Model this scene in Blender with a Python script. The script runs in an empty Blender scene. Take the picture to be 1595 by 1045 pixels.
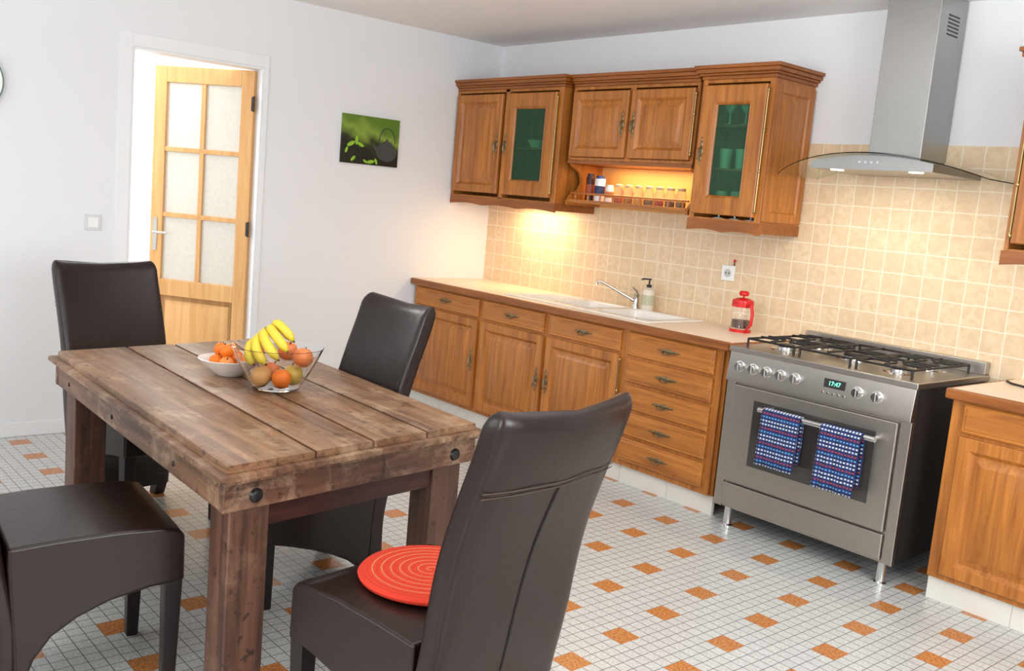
import bpy, bmesh, math, random
from mathutils import Vector, Matrix
random.seed(7)
C = bpy.context.scene.collection
sc = bpy.context.scene
PI = math.pi
try:
    sc.view_settings.view_transform = 'Standard'
    sc.view_settings.look = 'None'
except Exception: pass

# ---------------------------------------------------------------- helpers
ORG = {}
class MB:
    def __init__(s): s.v=[]; s.f=[]
    def box(s,x0,x1,y0,y1,z0,z1):
        b=len(s.v)
        s.v+=[(x0,y0,z0),(x1,y0,z0),(x1,y1,z0),(x0,y1,z0),(x0,y0,z1),(x1,y0,z1),(x1,y1,z1),(x0,y1,z1)]
        s.f+=[tuple(b+i for i in q) for q in ((0,3,2,1),(4,5,6,7),(0,1,5,4),(1,2,6,5),(2,3,7,6),(3,0,4,7))]
        return s
    def loft(s,loops,cap=True,wrap=False):
        n=len(loops[0]); b=len(s.v)
        for l in loops: s.v+=[tuple(p) for p in l]
        m=len(loops)
        for i in range(m if wrap else m-1):
            j=(i+1)%m
            for k in range(n):
                k2=(k+1)%n
                s.f.append((b+i*n+k,b+i*n+k2,b+j*n+k2,b+j*n+k))
        if cap and not wrap:
            s.f.append(tuple(b+k for k in range(n))[::-1]); s.f.append(tuple(b+(m-1)*n+k for k in range(n)))
        return s
    def lathe(s,prof,c=(0,0,0),n=28,axis='z'):
        def P(x,y,z):
            if axis=='y': return (c[0]+x,c[1]-z,c[2]+y)
            if axis=='x': return (c[0]+z,c[1]+x,c[2]+y)
            return (c[0]+x,c[1]+y,c[2]+z)
        rings=[]
        for r,z in prof:
            if r<1e-5: rings.append([len(s.v)]); s.v.append(P(0,0,z))
            else:
                rings.append(list(range(len(s.v),len(s.v)+n)))
                for k in range(n):
                    a=2*PI*k/n; s.v.append(P(r*math.cos(a),r*math.sin(a),z))
        for A,B in zip(rings,rings[1:]):
            for k in range(n):
                k2=(k+1)%n
                if len(A)==1 and len(B)==1: continue
                if len(A)==1: s.f.append((A[0],B[k],B[k2]))
                elif len(B)==1: s.f.append((A[k],A[k2],B[0]))
                else: s.f.append((A[k],A[k2],B[k2],B[k]))
        return s
    def tube(s,pts,r,n=10):
        pts=[Vector(p) for p in pts]; m=len(pts)
        rs=r if isinstance(r,(list,tuple)) else [r]*m
        loops=[]; u=None
        for i,p in enumerate(pts):
            t=(pts[min(i+1,m-1)]-pts[max(i-1,0)]).normalized()
            if u is None:
                a=Vector((0,0,1)) if abs(t.z)<.9 else Vector((1,0,0))
                u=t.cross(a).normalized()
            else: u=(u-t*u.dot(t)).normalized()
            w=t.cross(u)
            loops.append([p+(u*math.cos(2*PI*k/n)+w*math.sin(2*PI*k/n))*rs[i] for k in range(n)])
        return s.loft(loops)
    def ext(s,pts,axis,a,b):
        def P(p,d): return (p[0],d,p[1]) if axis=='y' else ((d,p[0],p[1]) if axis=='x' else (p[0],p[1],d))
        return s.loft([[P(p,a) for p in pts],[P(p,b) for p in pts]])
    def ell(s,c,rx,ry,rz,n=14,m=8):
        b=len(s.v); l=MB()
        l.lathe([(math.sin(PI*i/m),-math.cos(PI*i/m)) for i in range(m+1)],n=n)
        s.v+=[(c[0]+x*rx,c[1]+y*ry,c[2]+z*rz) for x,y,z in l.v]
        s.f+=[tuple(b+i for i in f) for f in l.f]; return s
    def build(s,name,mat,parent=None,org=None,smooth=True,ang=35,bevel=0,seg=2,fn=None,sub=0):
        if org is not None: o0=Vector(org)
        elif parent is not None: o0=ORG.get(parent.name,Vector((0,0,0)))
        else: o0=Vector((0,0,0))
        vs=[Vector(fn(v)) if fn else Vector(v) for v in s.v]
        me=bpy.data.meshes.new(name)
        me.from_pydata([tuple(v-o0) for v in vs],[],s.f)
        bm=bmesh.new(); bm.from_mesh(me); bmesh.ops.recalc_face_normals(bm,faces=bm.faces); bm.to_mesh(me); bm.free()
        me.materials.append(mat)
        ob=bpy.data.objects.new(name,me); C.objects.link(ob)
        if smooth:
            me.polygons.foreach_set('use_smooth',[True]*len(me.polygons))
            if not bevel: me.set_sharp_from_angle(angle=math.radians(ang))
        if bevel:
            md=ob.modifiers.new('bevel','BEVEL'); md.width=bevel; md.segments=seg; md.limit_method='ANGLE'; md.angle_limit=math.radians(40)
            md.harden_normals=True
        if parent is not None: ob.parent=parent
        else: ob.location=o0
        ORG[ob.name]=o0
        return ob
def tag(o,label,cat,group=None):
    o['label']=label; o['category']=cat
    if group: o['group']=group
    return o
def thing(name,label,cat,loc=(0,0,0),rz=0,group=None):
    o=bpy.data.objects.new(name,None); C.objects.link(o); o.location=loc; o.rotation_euler=(0,0,rz)
    o.empty_display_size=.05
    ORG[o.name]=Vector(loc); return tag(o,label,cat,group)
def struct(o): o['kind']='structure'; return o
def copy_tree(o,parent=None):
    c=o.copy(); C.objects.link(c)
    if parent is not None: c.parent=parent
    for ch in list(o.children): copy_tree(ch,c)
    return c

# ---------------------------------------------------------------- materials
def newmat(name):
    m=bpy.data.materials.new(name); m.use_nodes=True
    nt=m.node_tree; return m,nt,nt.nodes['Principled BSDF']
def N(nt,t,**kw):
    n=nt.nodes.new(t)
    for k,v in kw.items(): setattr(n,k,v)
    return n
def M(nt,op,a,b=None,c=None):
    n=nt.nodes.new('ShaderNodeMath'); n.operation=op
    for i,x in enumerate((a,b,c)):
        if x is None: continue
        if isinstance(x,(int,float)): n.inputs[i].default_value=x
        else: nt.links.new(x,n.inputs[i])
    return n.outputs[0]
def clamp01(nt,x,hi=1.0): return M(nt,'MINIMUM',M(nt,'MAXIMUM',x,0.0),hi)
def mixc(nt,f,a,b):
    n=nt.nodes.new('ShaderNodeMix'); n.data_type='RGBA'
    for i,x in ((0,f),(6,a),(7,b)):
        if isinstance(x,(int,float)): n.inputs[i].default_value=x
        elif isinstance(x,tuple): n.inputs[i].default_value=(x[0],x[1],x[2],1)
        else: nt.links.new(x,n.inputs[i])
    return n.outputs[2]
def srgb(r,g,b):
    f=lambda c:(c/255/12.92) if c/255<=.04045 else ((c/255+.055)/1.055)**2.4
    return (f(r),f(g),f(b))
def plain(name,col,rough=.5,metal=0,trans=0,ior=1.45,emit=None,es=0,noise=0,nscale=20,bump=0,coat=0,alpha=1,spec=.5):
    m,nt,b=newmat(name)
    b.inputs['Base Color'].default_value=(*col,1); b.inputs['Roughness'].default_value=rough
    b.inputs['Metallic'].default_value=metal; b.inputs['Transmission Weight'].default_value=trans
    b.inputs['IOR'].default_value=ior; b.inputs['Coat Weight'].default_value=coat; b.inputs['Alpha'].default_value=alpha
    b.inputs['Specular IOR Level'].default_value=spec
    if emit: b.inputs['Emission Color'].default_value=(*emit,1); b.inputs['Emission Strength'].default_value=es
    if noise or bump:
        tc=N(nt,'ShaderNodeTexCoord'); nz=N(nt,'ShaderNodeTexNoise'); nz.inputs['Scale'].default_value=nscale; nz.inputs['Detail'].default_value=4
        nt.links.new(tc.outputs['Object'],nz.inputs['Vector'])
        if noise:
            d=tuple(c*(1-noise) for c in col); l=tuple(min(1,c*(1+noise)) for c in col)
            nt.links.new(mixc(nt,nz.outputs['Fac'],d,l),b.inputs['Base Color'])
        if bump:
            bp=N(nt,'ShaderNodeBump'); bp.inputs['Strength'].default_value=bump; bp.inputs['Distance'].default_value=.002
            nt.links.new(nz.outputs['Fac'],bp.inputs['Height']); nt.links.new(bp.outputs[0],b.inputs['Normal'])
    return m
def wood(name,dark,light,axis,rough=.35,sc_=1.0,bump=.15,blotch=.25,coat=0,scuff=None,samt=.5,lo=.32,hi=.68):
    m,nt,b=newmat(name)
    tc=N(nt,'ShaderNodeTexCoord'); mp=N(nt,'ShaderNodeMapping')
    s=[38*sc_]*3; s['xyz'.index(axis)]=2.2*sc_
    mp.inputs['Scale'].default_value=s
    nt.links.new(tc.outputs['Object'],mp.inputs['Vector'])
    n1=N(nt,'ShaderNodeTexNoise'); n1.inputs['Scale'].default_value=1; n1.inputs['Detail'].default_value=6; n1.inputs['Roughness'].default_value=.65; n1.inputs['Distortion'].default_value=.8
    nt.links.new(mp.outputs[0],n1.inputs['Vector'])
    mp2=N(nt,'ShaderNodeMapping'); s2=[7*sc_]*3; s2['xyz'.index(axis)]=.9*sc_; mp2.inputs['Scale'].default_value=s2
    nt.links.new(tc.outputs['Object'],mp2.inputs['Vector'])
    n2=N(nt,'ShaderNodeTexNoise'); n2.inputs['Scale'].default_value=1; n2.inputs['Detail'].default_value=3; n2.inputs['Distortion'].default_value=1.5
    nt.links.new(mp2.outputs[0],n2.inputs['Vector'])
    r=N(nt,'ShaderNodeValToRGB'); r.color_ramp.elements[0].position=lo; r.color_ramp.elements[1].position=hi
    r.color_ramp.elements[0].color=(*dark,1); r.color_ramp.elements[1].color=(*light,1)
    nt.links.new(n1.outputs['Fac'],r.inputs[0])
    dk=tuple(c*.45 for c in dark)
    f=clamp01(nt,M(nt,'MULTIPLY',M(nt,'SUBTRACT',n2.outputs['Fac'],.42),blotch*4),.8)
    col=mixc(nt,f,r.outputs[0],dk)
    if scuff:
        n3=N(nt,'ShaderNodeTexNoise'); n3.inputs['Scale'].default_value=6.5; n3.inputs['Detail'].default_value=8; n3.inputs['Roughness'].default_value=.75; n3.inputs['Distortion'].default_value=.4
        nt.links.new(tc.outputs['Object'],n3.inputs['Vector'])
        g=clamp01(nt,M(nt,'MULTIPLY',M(nt,'SUBTRACT',n3.outputs['Fac'],.5),5.0))
        g=M(nt,'MULTIPLY',g,M(nt,'MULTIPLY',n1.outputs['Fac'],samt*1.6))
        col=mixc(nt,g,col,scuff)
        n4=N(nt,'ShaderNodeTexNoise'); n4.inputs['Scale'].default_value=34; n4.inputs['Detail'].default_value=3
        nt.links.new(tc.outputs['Object'],n4.inputs['Vector'])
        d=clamp01(nt,M(nt,'MULTIPLY',M(nt,'SUBTRACT',n4.outputs['Fac'],.64),12.0),.8)
        col=mixc(nt,d,col,dk)
    nt.links.new(col,b.inputs['Base Color'])
    b.inputs['Roughness'].default_value=rough; b.inputs['Coat Weight'].default_value=coat
    bp=N(nt,'ShaderNodeBump'); bp.inputs['Strength'].default_value=bump; bp.inputs['Distance'].default_value=.002
    nt.links.new(n1.outputs['Fac'],bp.inputs['Height']); nt.links.new(bp.outputs[0],b.inputs['Normal'])
    return m
OD,OL=srgb(146,82,28),srgb(202,130,56)
oak_z=wood('oak_vertical',OD,OL,'z',blotch=.22,lo=.30,hi=.70); oak_x=wood('oak_horizontal',OD,OL,'x',blotch=.22,lo=.30,hi=.70)
oak_d=wood('oak_moulding',srgb(122,66,22),srgb(168,100,42),'x',blotch=.2,lo=.28,hi=.72)
pine=wood('pine_door',srgb(205,150,88),srgb(226,178,116),'z',rough=.4,sc_=.6,blotch=.08)
SC=srgb(192,164,134)
tw_x=wood('table_top_wood',srgb(92,62,42),srgb(160,118,84),'x',rough=.38,sc_=.8,bump=.6,blotch=.24,scuff=SC,samt=.8)
tw_e=wood('table_edge_wood',srgb(74,48,34),srgb(140,102,74),'x',rough=.5,sc_=.8,bump=.7,blotch=.34,scuff=srgb(192,166,134),samt=.8)
tw_y=wood('table_cross_wood',srgb(66,42,30),srgb(122,84,62),'y',rough=.5,sc_=.8,bump=.6,blotch=.42,scuff=SC,samt=.6)
tw_z=wood('table_leg_wood',srgb(56,34,25),srgb(106,70,52),'z',rough=.5,sc_=.8,bump=.7,blotch=.45,scuff=srgb(140,110,88),samt=.6)
red_rail=wood('dark_red_wood',srgb(46,18,13),srgb(78,34,25),'y',rough=.5)
white_wall=plain('wall_paint',srgb(229,231,233),.75,noise=.01,nscale=3)
ceil_m=plain('ceiling_paint',srgb(236,235,235),.8)
trim_w=plain('white_gloss_paint',srgb(234,236,238),.4)
leather=plain('dark_brown_leather',srgb(33,21,18),.28,noise=.2,nscale=45,bump=.3,spec=.45)
stitch=plain('beige_stitching',srgb(78,62,55),.7)
seam_m=plain('dark_seam',srgb(14,10,10),.6)
darkwood=plain('dark_wood_leg',srgb(26,18,18),.4)
steel=plain('brushed_steel',(.46,.43,.39),.34,metal=1,noise=.05,nscale=40)
steel_h=plain('hood_steel',(.40,.40,.39),.38,metal=1,noise=.04,nscale=20)
steel_l=plain('bright_steel',(.72,.72,.72),.18,metal=1)
chrome=plain('chrome',(.6,.6,.58),.12,metal=1)
door_metal=plain('door_handle_metal',(.45,.44,.42),.25,metal=1)
black_metal=plain('black_cast_iron',srgb(28,27,28),.45,bump=.1)
black_side=plain('dark_grey_enamel',srgb(46,41,40),.4)
black_gloss=plain('black_oven_glass',(.05,.045,.042),.08,spec=.9)
brass=plain('antique_brass',(.24,.18,.10),.4,metal=1)
brass_b=plain('bright_brass',(.42,.31,.13),.3,metal=1)
iron_dark=plain('dark_iron_bolt',srgb(26,22,22),.35)
ceramic=plain('white_ceramic',srgb(240,236,228),.18)
whitep=plain('white_plastic',srgb(238,238,236),.35)
glass=plain('clear_glass',(1,1,1),.0,trans=1,ior=1.4)
canopy_glass=plain('hood_glass',(.86,.94,.90),.02,trans=1,ior=1.12)
green_glass=plain('green_tinted_glass',(.30,.58,.40),.14,trans=.92,ior=1.1)
frost=plain('rippled_glass',(.74,.71,.64),.4,trans=.42,ior=1.2,bump=.8,nscale=50,noise=.12)
red_p=plain('red_plastic',srgb(205,30,28),.3)
worktop_m=plain('worktop_laminate',srgb(238,218,194),.35,noise=.05,nscale=35)
plinth_m=plain('cream_plinth_tile',srgb(222,218,208),.35,noise=.04,nscale=8)
lamp_e=plain('lamp_lens',(1,.9,.7),.3,emit=(1,.86,.62),es=14)
digit_m=plain('green_digits',(.1,.9,.6),.4,emit=(.15,1,.65),es=3)
orange_m=plain('tangerine_skin',srgb(236,118,18),.4,noise=.08,nscale=30,bump=.3)
banana_m=plain('banana_skin',srgb(214,188,56),.45,noise=.14,nscale=30)
stem_m=plain('brown_stem',srgb(92,76,35),.7)
apple_r=plain('apple_skin_red',srgb(216,120,64),.3,noise=.35,nscale=18)
apple_g=plain('apple_skin_green',srgb(214,184,80),.3,noise=.15,nscale=18)
onion_m=plain('onion_skin',srgb(222,166,100),.35,noise=.2,nscale=22)
peach_m=plain('peach_skin',srgb(232,140,70),.5,noise=.2,nscale=14)

def tile_nodes(nt,a,b_,p,g):
    u=M(nt,'DIVIDE',a,p); v=M(nt,'DIVIDE',b_,p)
    fu=M(nt,'FRACT',u); fv=M(nt,'FRACT',v)
    gu=M(nt,'LESS_THAN',fu,g); gv=M(nt,'LESS_THAN',fv,g)
    return u,v,gu,gv
def floor_mat():
    m,nt,b=newmat('floor_mosaic_tiles')
    ge=N(nt,'ShaderNodeNewGeometry'); sx=N(nt,'ShaderNodeSeparateXYZ'); nt.links.new(ge.outputs['Position'],sx.inputs[0])
    p=.0464
    x=M(nt,'SUBTRACT',sx.outputs[0],2.907-p); y=M(nt,'SUBTRACT',sx.outputs[1],-1.394-p)
    u,v,gu,gv=tile_nodes(nt,x,y,p,.065)
    j=M(nt,'FLOOR',M(nt,'DIVIDE',v,6.0))
    up=M(nt,'ADD',u,j)
    mu=M(nt,'FLOORED_MODULO',up,6.0); mv=M(nt,'FLOORED_MODULO',v,6.0)
    om=M(nt,'MULTIPLY',M(nt,'LESS_THAN',mu,2.06),M(nt,'LESS_THAN',mv,2.06))
    edge=M(nt,'MAXIMUM',M(nt,'LESS_THAN',mu,.04),M(nt,'LESS_THAN',mv,.04))
    gr=M(nt,'MAXIMUM',gu,gv)
    cx=N(nt,'ShaderNodeCombineXYZ'); nt.links.new(M(nt,'FLOOR',u),cx.inputs[0]); nt.links.new(M(nt,'FLOOR',v),cx.inputs[1])
    wn=N(nt,'ShaderNodeTexWhiteNoise',noise_dimensions='3D'); nt.links.new(cx.outputs[0],wn.inputs['Vector'])
    nz=N(nt,'ShaderNodeTexNoise'); nz.inputs['Scale'].default_value=110; nz.inputs['Detail'].default_value=2; nt.links.new(ge.outputs['Position'],nz.inputs['Vector'])
    nf=clamp01(nt,M(nt,'MULTIPLY',M(nt,'SUBTRACT',nz.outputs['Fac'],.38),3.0))
    wc=mixc(nt,nf,srgb(194,196,192),srgb(224,225,221))
    wc=mixc(nt,M(nt,'MULTIPLY',wn.outputs['Value'],.16),wc,srgb(170,172,172))
    oc=mixc(nt,nf,srgb(174,108,56),srgb(218,152,92))
    wcg=mixc(nt,gr,wc,srgb(114,112,110)); ocg=mixc(nt,edge,oc,srgb(128,116,102))
    nt.links.new(mixc(nt,om,wcg,ocg),b.inputs['Base Color'])
    b.inputs['Roughness'].default_value=.24
    bp=N(nt,'ShaderNodeBump'); bp.inputs['Strength'].default_value=.25; bp.inputs['Distance'].default_value=.0015
    nt.links.new(M(nt,'SUBTRACT',1.0,gr),bp.inputs['Height']); nt.links.new(bp.outputs[0],b.inputs['Normal'])
    return m
def splash_mat():
    m,nt,b=newmat('cream_wall_tiles')
    ge=N(nt,'ShaderNodeNewGeometry'); sx=N(nt,'ShaderNodeSeparateXYZ'); nt.links.new(ge.outputs['Position'],sx.inputs[0])
    nz=N(nt,'ShaderNodeTexNoise'); nz.inputs['Scale'].default_value=16; nz.inputs['Detail'].default_value=3; nt.links.new(ge.outputs['Position'],nz.inputs['Vector'])
    wob=M(nt,'MULTIPLY',M(nt,'SUBTRACT',nz.outputs['Fac'],.5),.010)
    u,v,gu,gv=tile_nodes(nt,M(nt,'ADD',sx.outputs[0],wob),M(nt,'ADD',M(nt,'SUBTRACT',sx.outputs[2],.05),wob),.1,.06)
    gr=M(nt,'MAXIMUM',gu,gv)
    cx=N(nt,'ShaderNodeCombineXYZ'); nt.links.new(M(nt,'FLOOR',u),cx.inputs[0]); nt.links.new(M(nt,'FLOOR',v),cx.inputs[1])
    wn=N(nt,'ShaderNodeTexWhiteNoise',noise_dimensions='3D'); nt.links.new(cx.outputs[0],wn.inputs['Vector'])
    n2=N(nt,'ShaderNodeTexNoise'); n2.inputs['Scale'].default_value=22; n2.inputs['Detail'].default_value=6; n2.inputs['Distortion'].default_value=1.2; nt.links.new(ge.outputs['Position'],n2.inputs['Vector'])
    r=N(nt,'ShaderNodeValToRGB'); r.color_ramp.elements[0].position=.33; r.color_ramp.elements[1].position=.67
    r.color_ramp.elements[0].color=(*srgb(216,189,152),1); r.color_ramp.elements[1].color=(*srgb(231,209,175),1)
    nt.links.new(n2.outputs['Fac'],r.inputs[0])
    c=mixc(nt,M(nt,'MULTIPLY',wn.outputs['Value'],.5),r.outputs[0],srgb(218,188,154))
    c=mixc(nt,gr,c,srgb(234,222,197))
    nt.links.new(c,b.inputs['Base Color']); b.inputs['Roughness'].default_value=.38
    bp=N(nt,'ShaderNodeBump'); bp.inputs['Strength'].default_value=.35; bp.inputs['Distance'].default_value=.003
    h=M(nt,'ADD',M(nt,'SUBTRACT',1.0,gr),M(nt,'MULTIPLY',n2.outputs['Fac'],.35))
    nt.links.new(h,bp.inputs['Height']); nt.links.new(bp.outputs[0],b.inputs['Normal'])
    return m
def towel_mat():
    m,nt,b=newmat('striped_towel_cloth')
    tc=N(nt,'ShaderNodeTexCoord'); sx=N(nt,'ShaderNodeSeparateXYZ'); nt.links.new(tc.outputs['Object'],sx.inputs[0])
    z=M(nt,'ADD',sx.outputs[2],10.0); x=M(nt,'ADD',sx.outputs[0],10.0)
    zs=M(nt,'DIVIDE',z,.0165); xs=M(nt,'DIVIDE',x,.0150)
    row=M(nt,'LESS_THAN',M(nt,'FRACT',zs),.44); col=M(nt,'LESS_THAN',M(nt,'FRACT',xs),.62)
    par=M(nt,'FLOORED_MODULO',M(nt,'FLOOR',zs),4.0)
    base=mixc(nt,M(nt,'LESS_THAN',M(nt,'FRACT',M(nt,'DIVIDE',x,.045)),.2),srgb(26,42,96),srgb(16,20,48))
    dash=mixc(nt,M(nt,'LESS_THAN',par,.5),srgb(190,202,212),srgb(150,62,70))
    dash=mixc(nt,M(nt,'GREATER_THAN',par,2.5),dash,srgb(84,148,196))
    nt.links.new(mixc(nt,M(nt,'MULTIPLY',row,col),base,dash),b.inputs['Base Color']); b.inputs['Roughness'].default_value=.9
    return m
def spiral_mat():
    m,nt,b=newmat('red_spiral_weave')
    tc=N(nt,'ShaderNodeTexCoord'); sx=N(nt,'ShaderNodeSeparateXYZ'); nt.links.new(tc.outputs['Object'],sx.inputs[0])
    r=M(nt,'SQRT',M(nt,'ADD',M(nt,'MULTIPLY',sx.outputs[0],sx.outputs[0]),M(nt,'MULTIPLY',sx.outputs[1],sx.outputs[1])))
    an=M(nt,'DIVIDE',M(nt,'ARCTAN2',sx.outputs[1],sx.outputs[0]),2*PI)
    q=M(nt,'FRACT',M(nt,'ADD',M(nt,'DIVIDE',r,.0225),an))
    line=M(nt,'MULTIPLY',M(nt,'LESS_THAN',q,.17),M(nt,'LESS_THAN',r,.155))
    nt.links.new(mixc(nt,line,srgb(204,50,24),srgb(210,126,76)),b.inputs['Base Color']); b.inputs['Roughness'].default_value=.85
    bp=N(nt,'ShaderNodeBump'); bp.inputs['Strength'].default_value=.7; bp.inputs['Distance'].default_value=.003
    nz=N(nt,'ShaderNodeTexNoise'); nz.inputs['Scale'].default_value=220; nt.links.new(tc.outputs['Object'],nz.inputs['Vector'])
    ridge=M(nt,'ABSOLUTE',M(nt,'SUBTRACT',M(nt,'FRACT',M(nt,'MULTIPLY',M(nt,'ADD',M(nt,'DIVIDE',r,.0225),an),2.0)),.5))
    nt.links.new(M(nt,'ADD',nz.outputs['Fac'],M(nt,'MULTIPLY',ridge,-2.0)),bp.inputs['Height']); nt.links.new(bp.outputs[0],b.inputs['Normal'])
    return m

# ---------------------------------------------------------------- camera
CAM=Vector((5.32,-4.35,1.44))
fwd=Vector((-.7444,.6529,-.1395)).normalized()
rt=Vector((.6477,.7568,.0863)); rt=(rt-fwd*rt.dot(fwd)).normalized()
up=rt.cross(fwd).normalized()
cd=bpy.data.cameras.new('camera'); cam=bpy.data.objects.new('camera',cd); C.objects.link(cam)
mw=Matrix((( rt.x,up.x,-fwd.x,CAM.x),(rt.y,up.y,-fwd.y,CAM.y),(rt.z,up.z,-fwd.z,CAM.z),(0,0,0,1)))
cam.matrix_world=mw; cd.sensor_width=36; cd.lens=1495/1595*36; cd.clip_start=.05
sc.camera=cam

# ---------------------------------------------------------------- room
CE=2.48; DY0,DY1,DH=-2.515,-1.765,2.07
XR,YF=6.9,-6.9
struct(MB().box(-2.4,XR+.1,YF-.1,.1,-.08,0).build('floor',floor_mat()))
struct(MB().box(-2.4,XR+.1,YF-.1,.1,CE,CE+.08).build('ceiling',ceil_m))
wb=struct(MB().box(-2.4,XR+.1,0,.1,0,CE).build('wall_back',white_wall))
MB().box(0,5.6,-.008,0,.80,1.85).build('tile_backsplash',splash_mat(),wb)
struct(MB().box(-.12,0,YF,DY0,0,CE).box(-.12,0,DY1,0,0,CE).box(-.12,0,DY0,DY1,DH,CE).build('wall_left',white_wall))
struct(MB().box(-2.4,-2.3,YF,0,0,CE).build('wall_hall',white_wall))
struct(MB().box(-2.3,-.12,-4.3,-4.2,0,CE).build('wall_hall_side',white_wall))
wf=MB().box(-.12,XR,YF-.1,YF,0,.9).box(-.12,XR,YF-.1,YF,2.2,CE)
for a,b in ((-.12,.8),(2.6,3.6),(5.6,XR)): wf.box(a,b,YF-.1,YF,.9,2.2)
struct(wf.build('wall_front',white_wall))
wr=MB().box(XR,XR+.1,YF,0,0,.9).box(XR,XR+.1,YF,0,2.2,CE)
for a,b in ((YF,-4.6),(-2.2,0)): wr.box(XR,XR+.1,a,b,.9,2.2)
struct(wr.build('wall_right',white_wall))
def wframe_y(n,a,b):
    m=MB()
    for (p,q) in ((a,a+.06),(b-.06,b),((a+b)/2-.04,(a+b)/2+.04)): m.box(p,q,YF-.07,YF-.01,.9,2.2)
    m.box(a,b,YF-.07,YF-.01,.9,.96).box(a,b,YF-.07,YF-.01,2.14,2.2)
    struct(m.build('window_%d'%n,trim_w))
wframe_y(1,.8,2.6); wframe_y(2,3.6,5.6)
m=MB()
for (p,q) in ((-4.6,-4.54),(-2.26,-2.2),(-3.44,-3.36)): m.box(XR+.01,XR+.07,p,q,.9,2.2)
m.box(XR+.01,XR+.07,-4.6,-2.2,.9,.96).box(XR+.01,XR+.07,-4.6,-2.2,2.14,2.2)
struct(m.build('window_3',trim_w))
struct(MB().box(0,.015,YF,DY0-.085,0,.075).box(0,.015,DY1+.085,-.64,0,.075).build('baseboard_left',trim_w,bevel=.004))
cw=.07
struct(MB().box(0,.007,DY0-cw,DY0,0,DH+cw).box(0,.007,DY1,DY1+.03,0,DH+cw).box(0,.007,DY0,DY1,DH,DH+cw)
  .box(-.125,.004,DY0,DY0+.012,0,DH).box(-.125,.004,DY1-.012,DY1,0,DH).box(-.125,.004,DY0+.012,DY1-.012,DH-.012,DH).build('trim_1',trim_w,bevel=.002))
m=MB()
for a,b in ((0,2.6),(3.68,5.3)):
    x=a
    while x<b-.01:
        x2=min(x+.33,b); m.box(x+.002,x2-.002,-.575,-.56,0,.098); x=x2
    m.box(a,b,-.571,-.555,0,.096)
struct(m.build('baseboard_back',plinth_m,bevel=.0015))

# door leaf
HW=.65; H0,H1=.01,2.05
dr=bpy.data.objects.new('door_1',None); C.objects.link(dr); dr['kind']='structure'; dr['label']='open pine door with six rippled glass panes'
ORG['door_1']=Vector((0,0,0))
T=.02
lf=MB(); SW=.08
def lbox(m,x0,x1,z0,z1,t=T): m.box(x0,x1,-t,t,z0,z1)
lbox(lf,0,SW,H0,H1); lbox(lf,HW-SW,HW,H0,H1); lbox(lf,SW,HW-SW,H1-.095,H1); lbox(lf,SW,HW-SW,H0,.2); lbox(lf,SW,HW-SW,.68,.78)
mid=HW/2; lbox(lf,mid-.014,mid+.014,.78,H1-.095,.017)
gz=[.78,.78+.392,.78+.784,H1-.095]
for z in gz[1:3]: lbox(lf,SW,HW-SW,z-.014,z+.014,.017)
lf.build('leaf',pine,dr,bevel=.003)
pp=MB()
for s in (-1,1):
    loops=[]
    for ins,d in ((0,.006),(.03,.006),(.055,.017)):
        loops.append([(SW+ins,s*d,.2+ins),(HW-SW-ins,s*d,.2+ins),(HW-SW-ins,s*d,.68-ins),(SW+ins,s*d,.68-ins)])
    pp.loft(loops)
pp.build('lower_panel',pine,dr)
for c in range(2):
    for r in range(3):
        x0,x1=(SW,mid-.014) if c==0 else (mid+.014,HW-SW)
        MB().box(x0,x1,-.003,.003,gz[r]+(.014 if r else 0),gz[r+1]-(.014 if r<2 else 0)).build('glass_pane',frost,dr)
for s in (-1,1):
    hd=MB(); hx=HW-.035
    hd.ext([(hx-.012,.95),(hx+.012,.95),(hx+.015,1.05),(hx+.012,1.15),(hx-.012,1.15),(hx-.015,1.05)],'y',s*.02,s*.024)
    hd.tube([(hx,s*.022,1.06),(hx,s*.05,1.06),(hx-.02,s*.058,1.06),(hx-.09,s*.058,1.062),(hx-.10,s*.055,1.06)],.0065)
    hd.build('handle',door_metal,dr)
for z in (.25,1.13,1.86):
    MB().tube([(-.004,T+.003,z-.045),(-.004,T+.003,z+.045)],.006).box(-.003,.012,T,T+.002,z-.04,z+.04).build('hinge',iron_dark,dr)
dr.location=(-.055,DY1-.02,0); dr.rotation_euler=(0,0,math.atan2(-.423,-.582))

# ---------------------------------------------------------------- wall things on left wall
pc=thing('wall_picture','small green wall print of a dark teapot and leaves between door and cupboards','picture',(0,-1.025,1.73))
def canvas_mat():
    m,nt,b=newmat('picture_print')
    tc=N(nt,'ShaderNodeTexCoord'); sx=N(nt,'ShaderNodeSeparateXYZ'); nt.links.new(tc.outputs['Object'],sx.inputs[0])
    nz=N(nt,'ShaderNodeTexNoise'); nz.inputs['Scale'].default_value=7; nt.links.new(tc.outputs['Object'],nz.inputs['Vector'])
    f=M(nt,'ADD',M(nt,'MULTIPLY',sx.outputs[2],4.5),M(nt,'ADD',M(nt,'MULTIPLY',sx.outputs[1],1.0),nz.outputs['Fac']))
    r=N(nt,'ShaderNodeValToRGB'); e=r.color_ramp.elements; e[0].position=.15; e[0].color=(*srgb(18,20,12),1); e[1].position=1.0; e[1].color=(*srgb(90,122,34),1)
    n=e.new(.45); n.color=(*srgb(42,54,20),1); n=e.new(.74); n.color=(*srgb(130,158,60),1)
    nt.links.new(f,r.inputs[0]); nt.links.new(r.outputs[0],b.inputs['Base Color']); b.inputs['Roughness'].default_value=.5
    return m
MB().box(0.001,.016,-1.235,-.815,1.58,1.88).build('canvas',canvas_mat(),pc)
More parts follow.
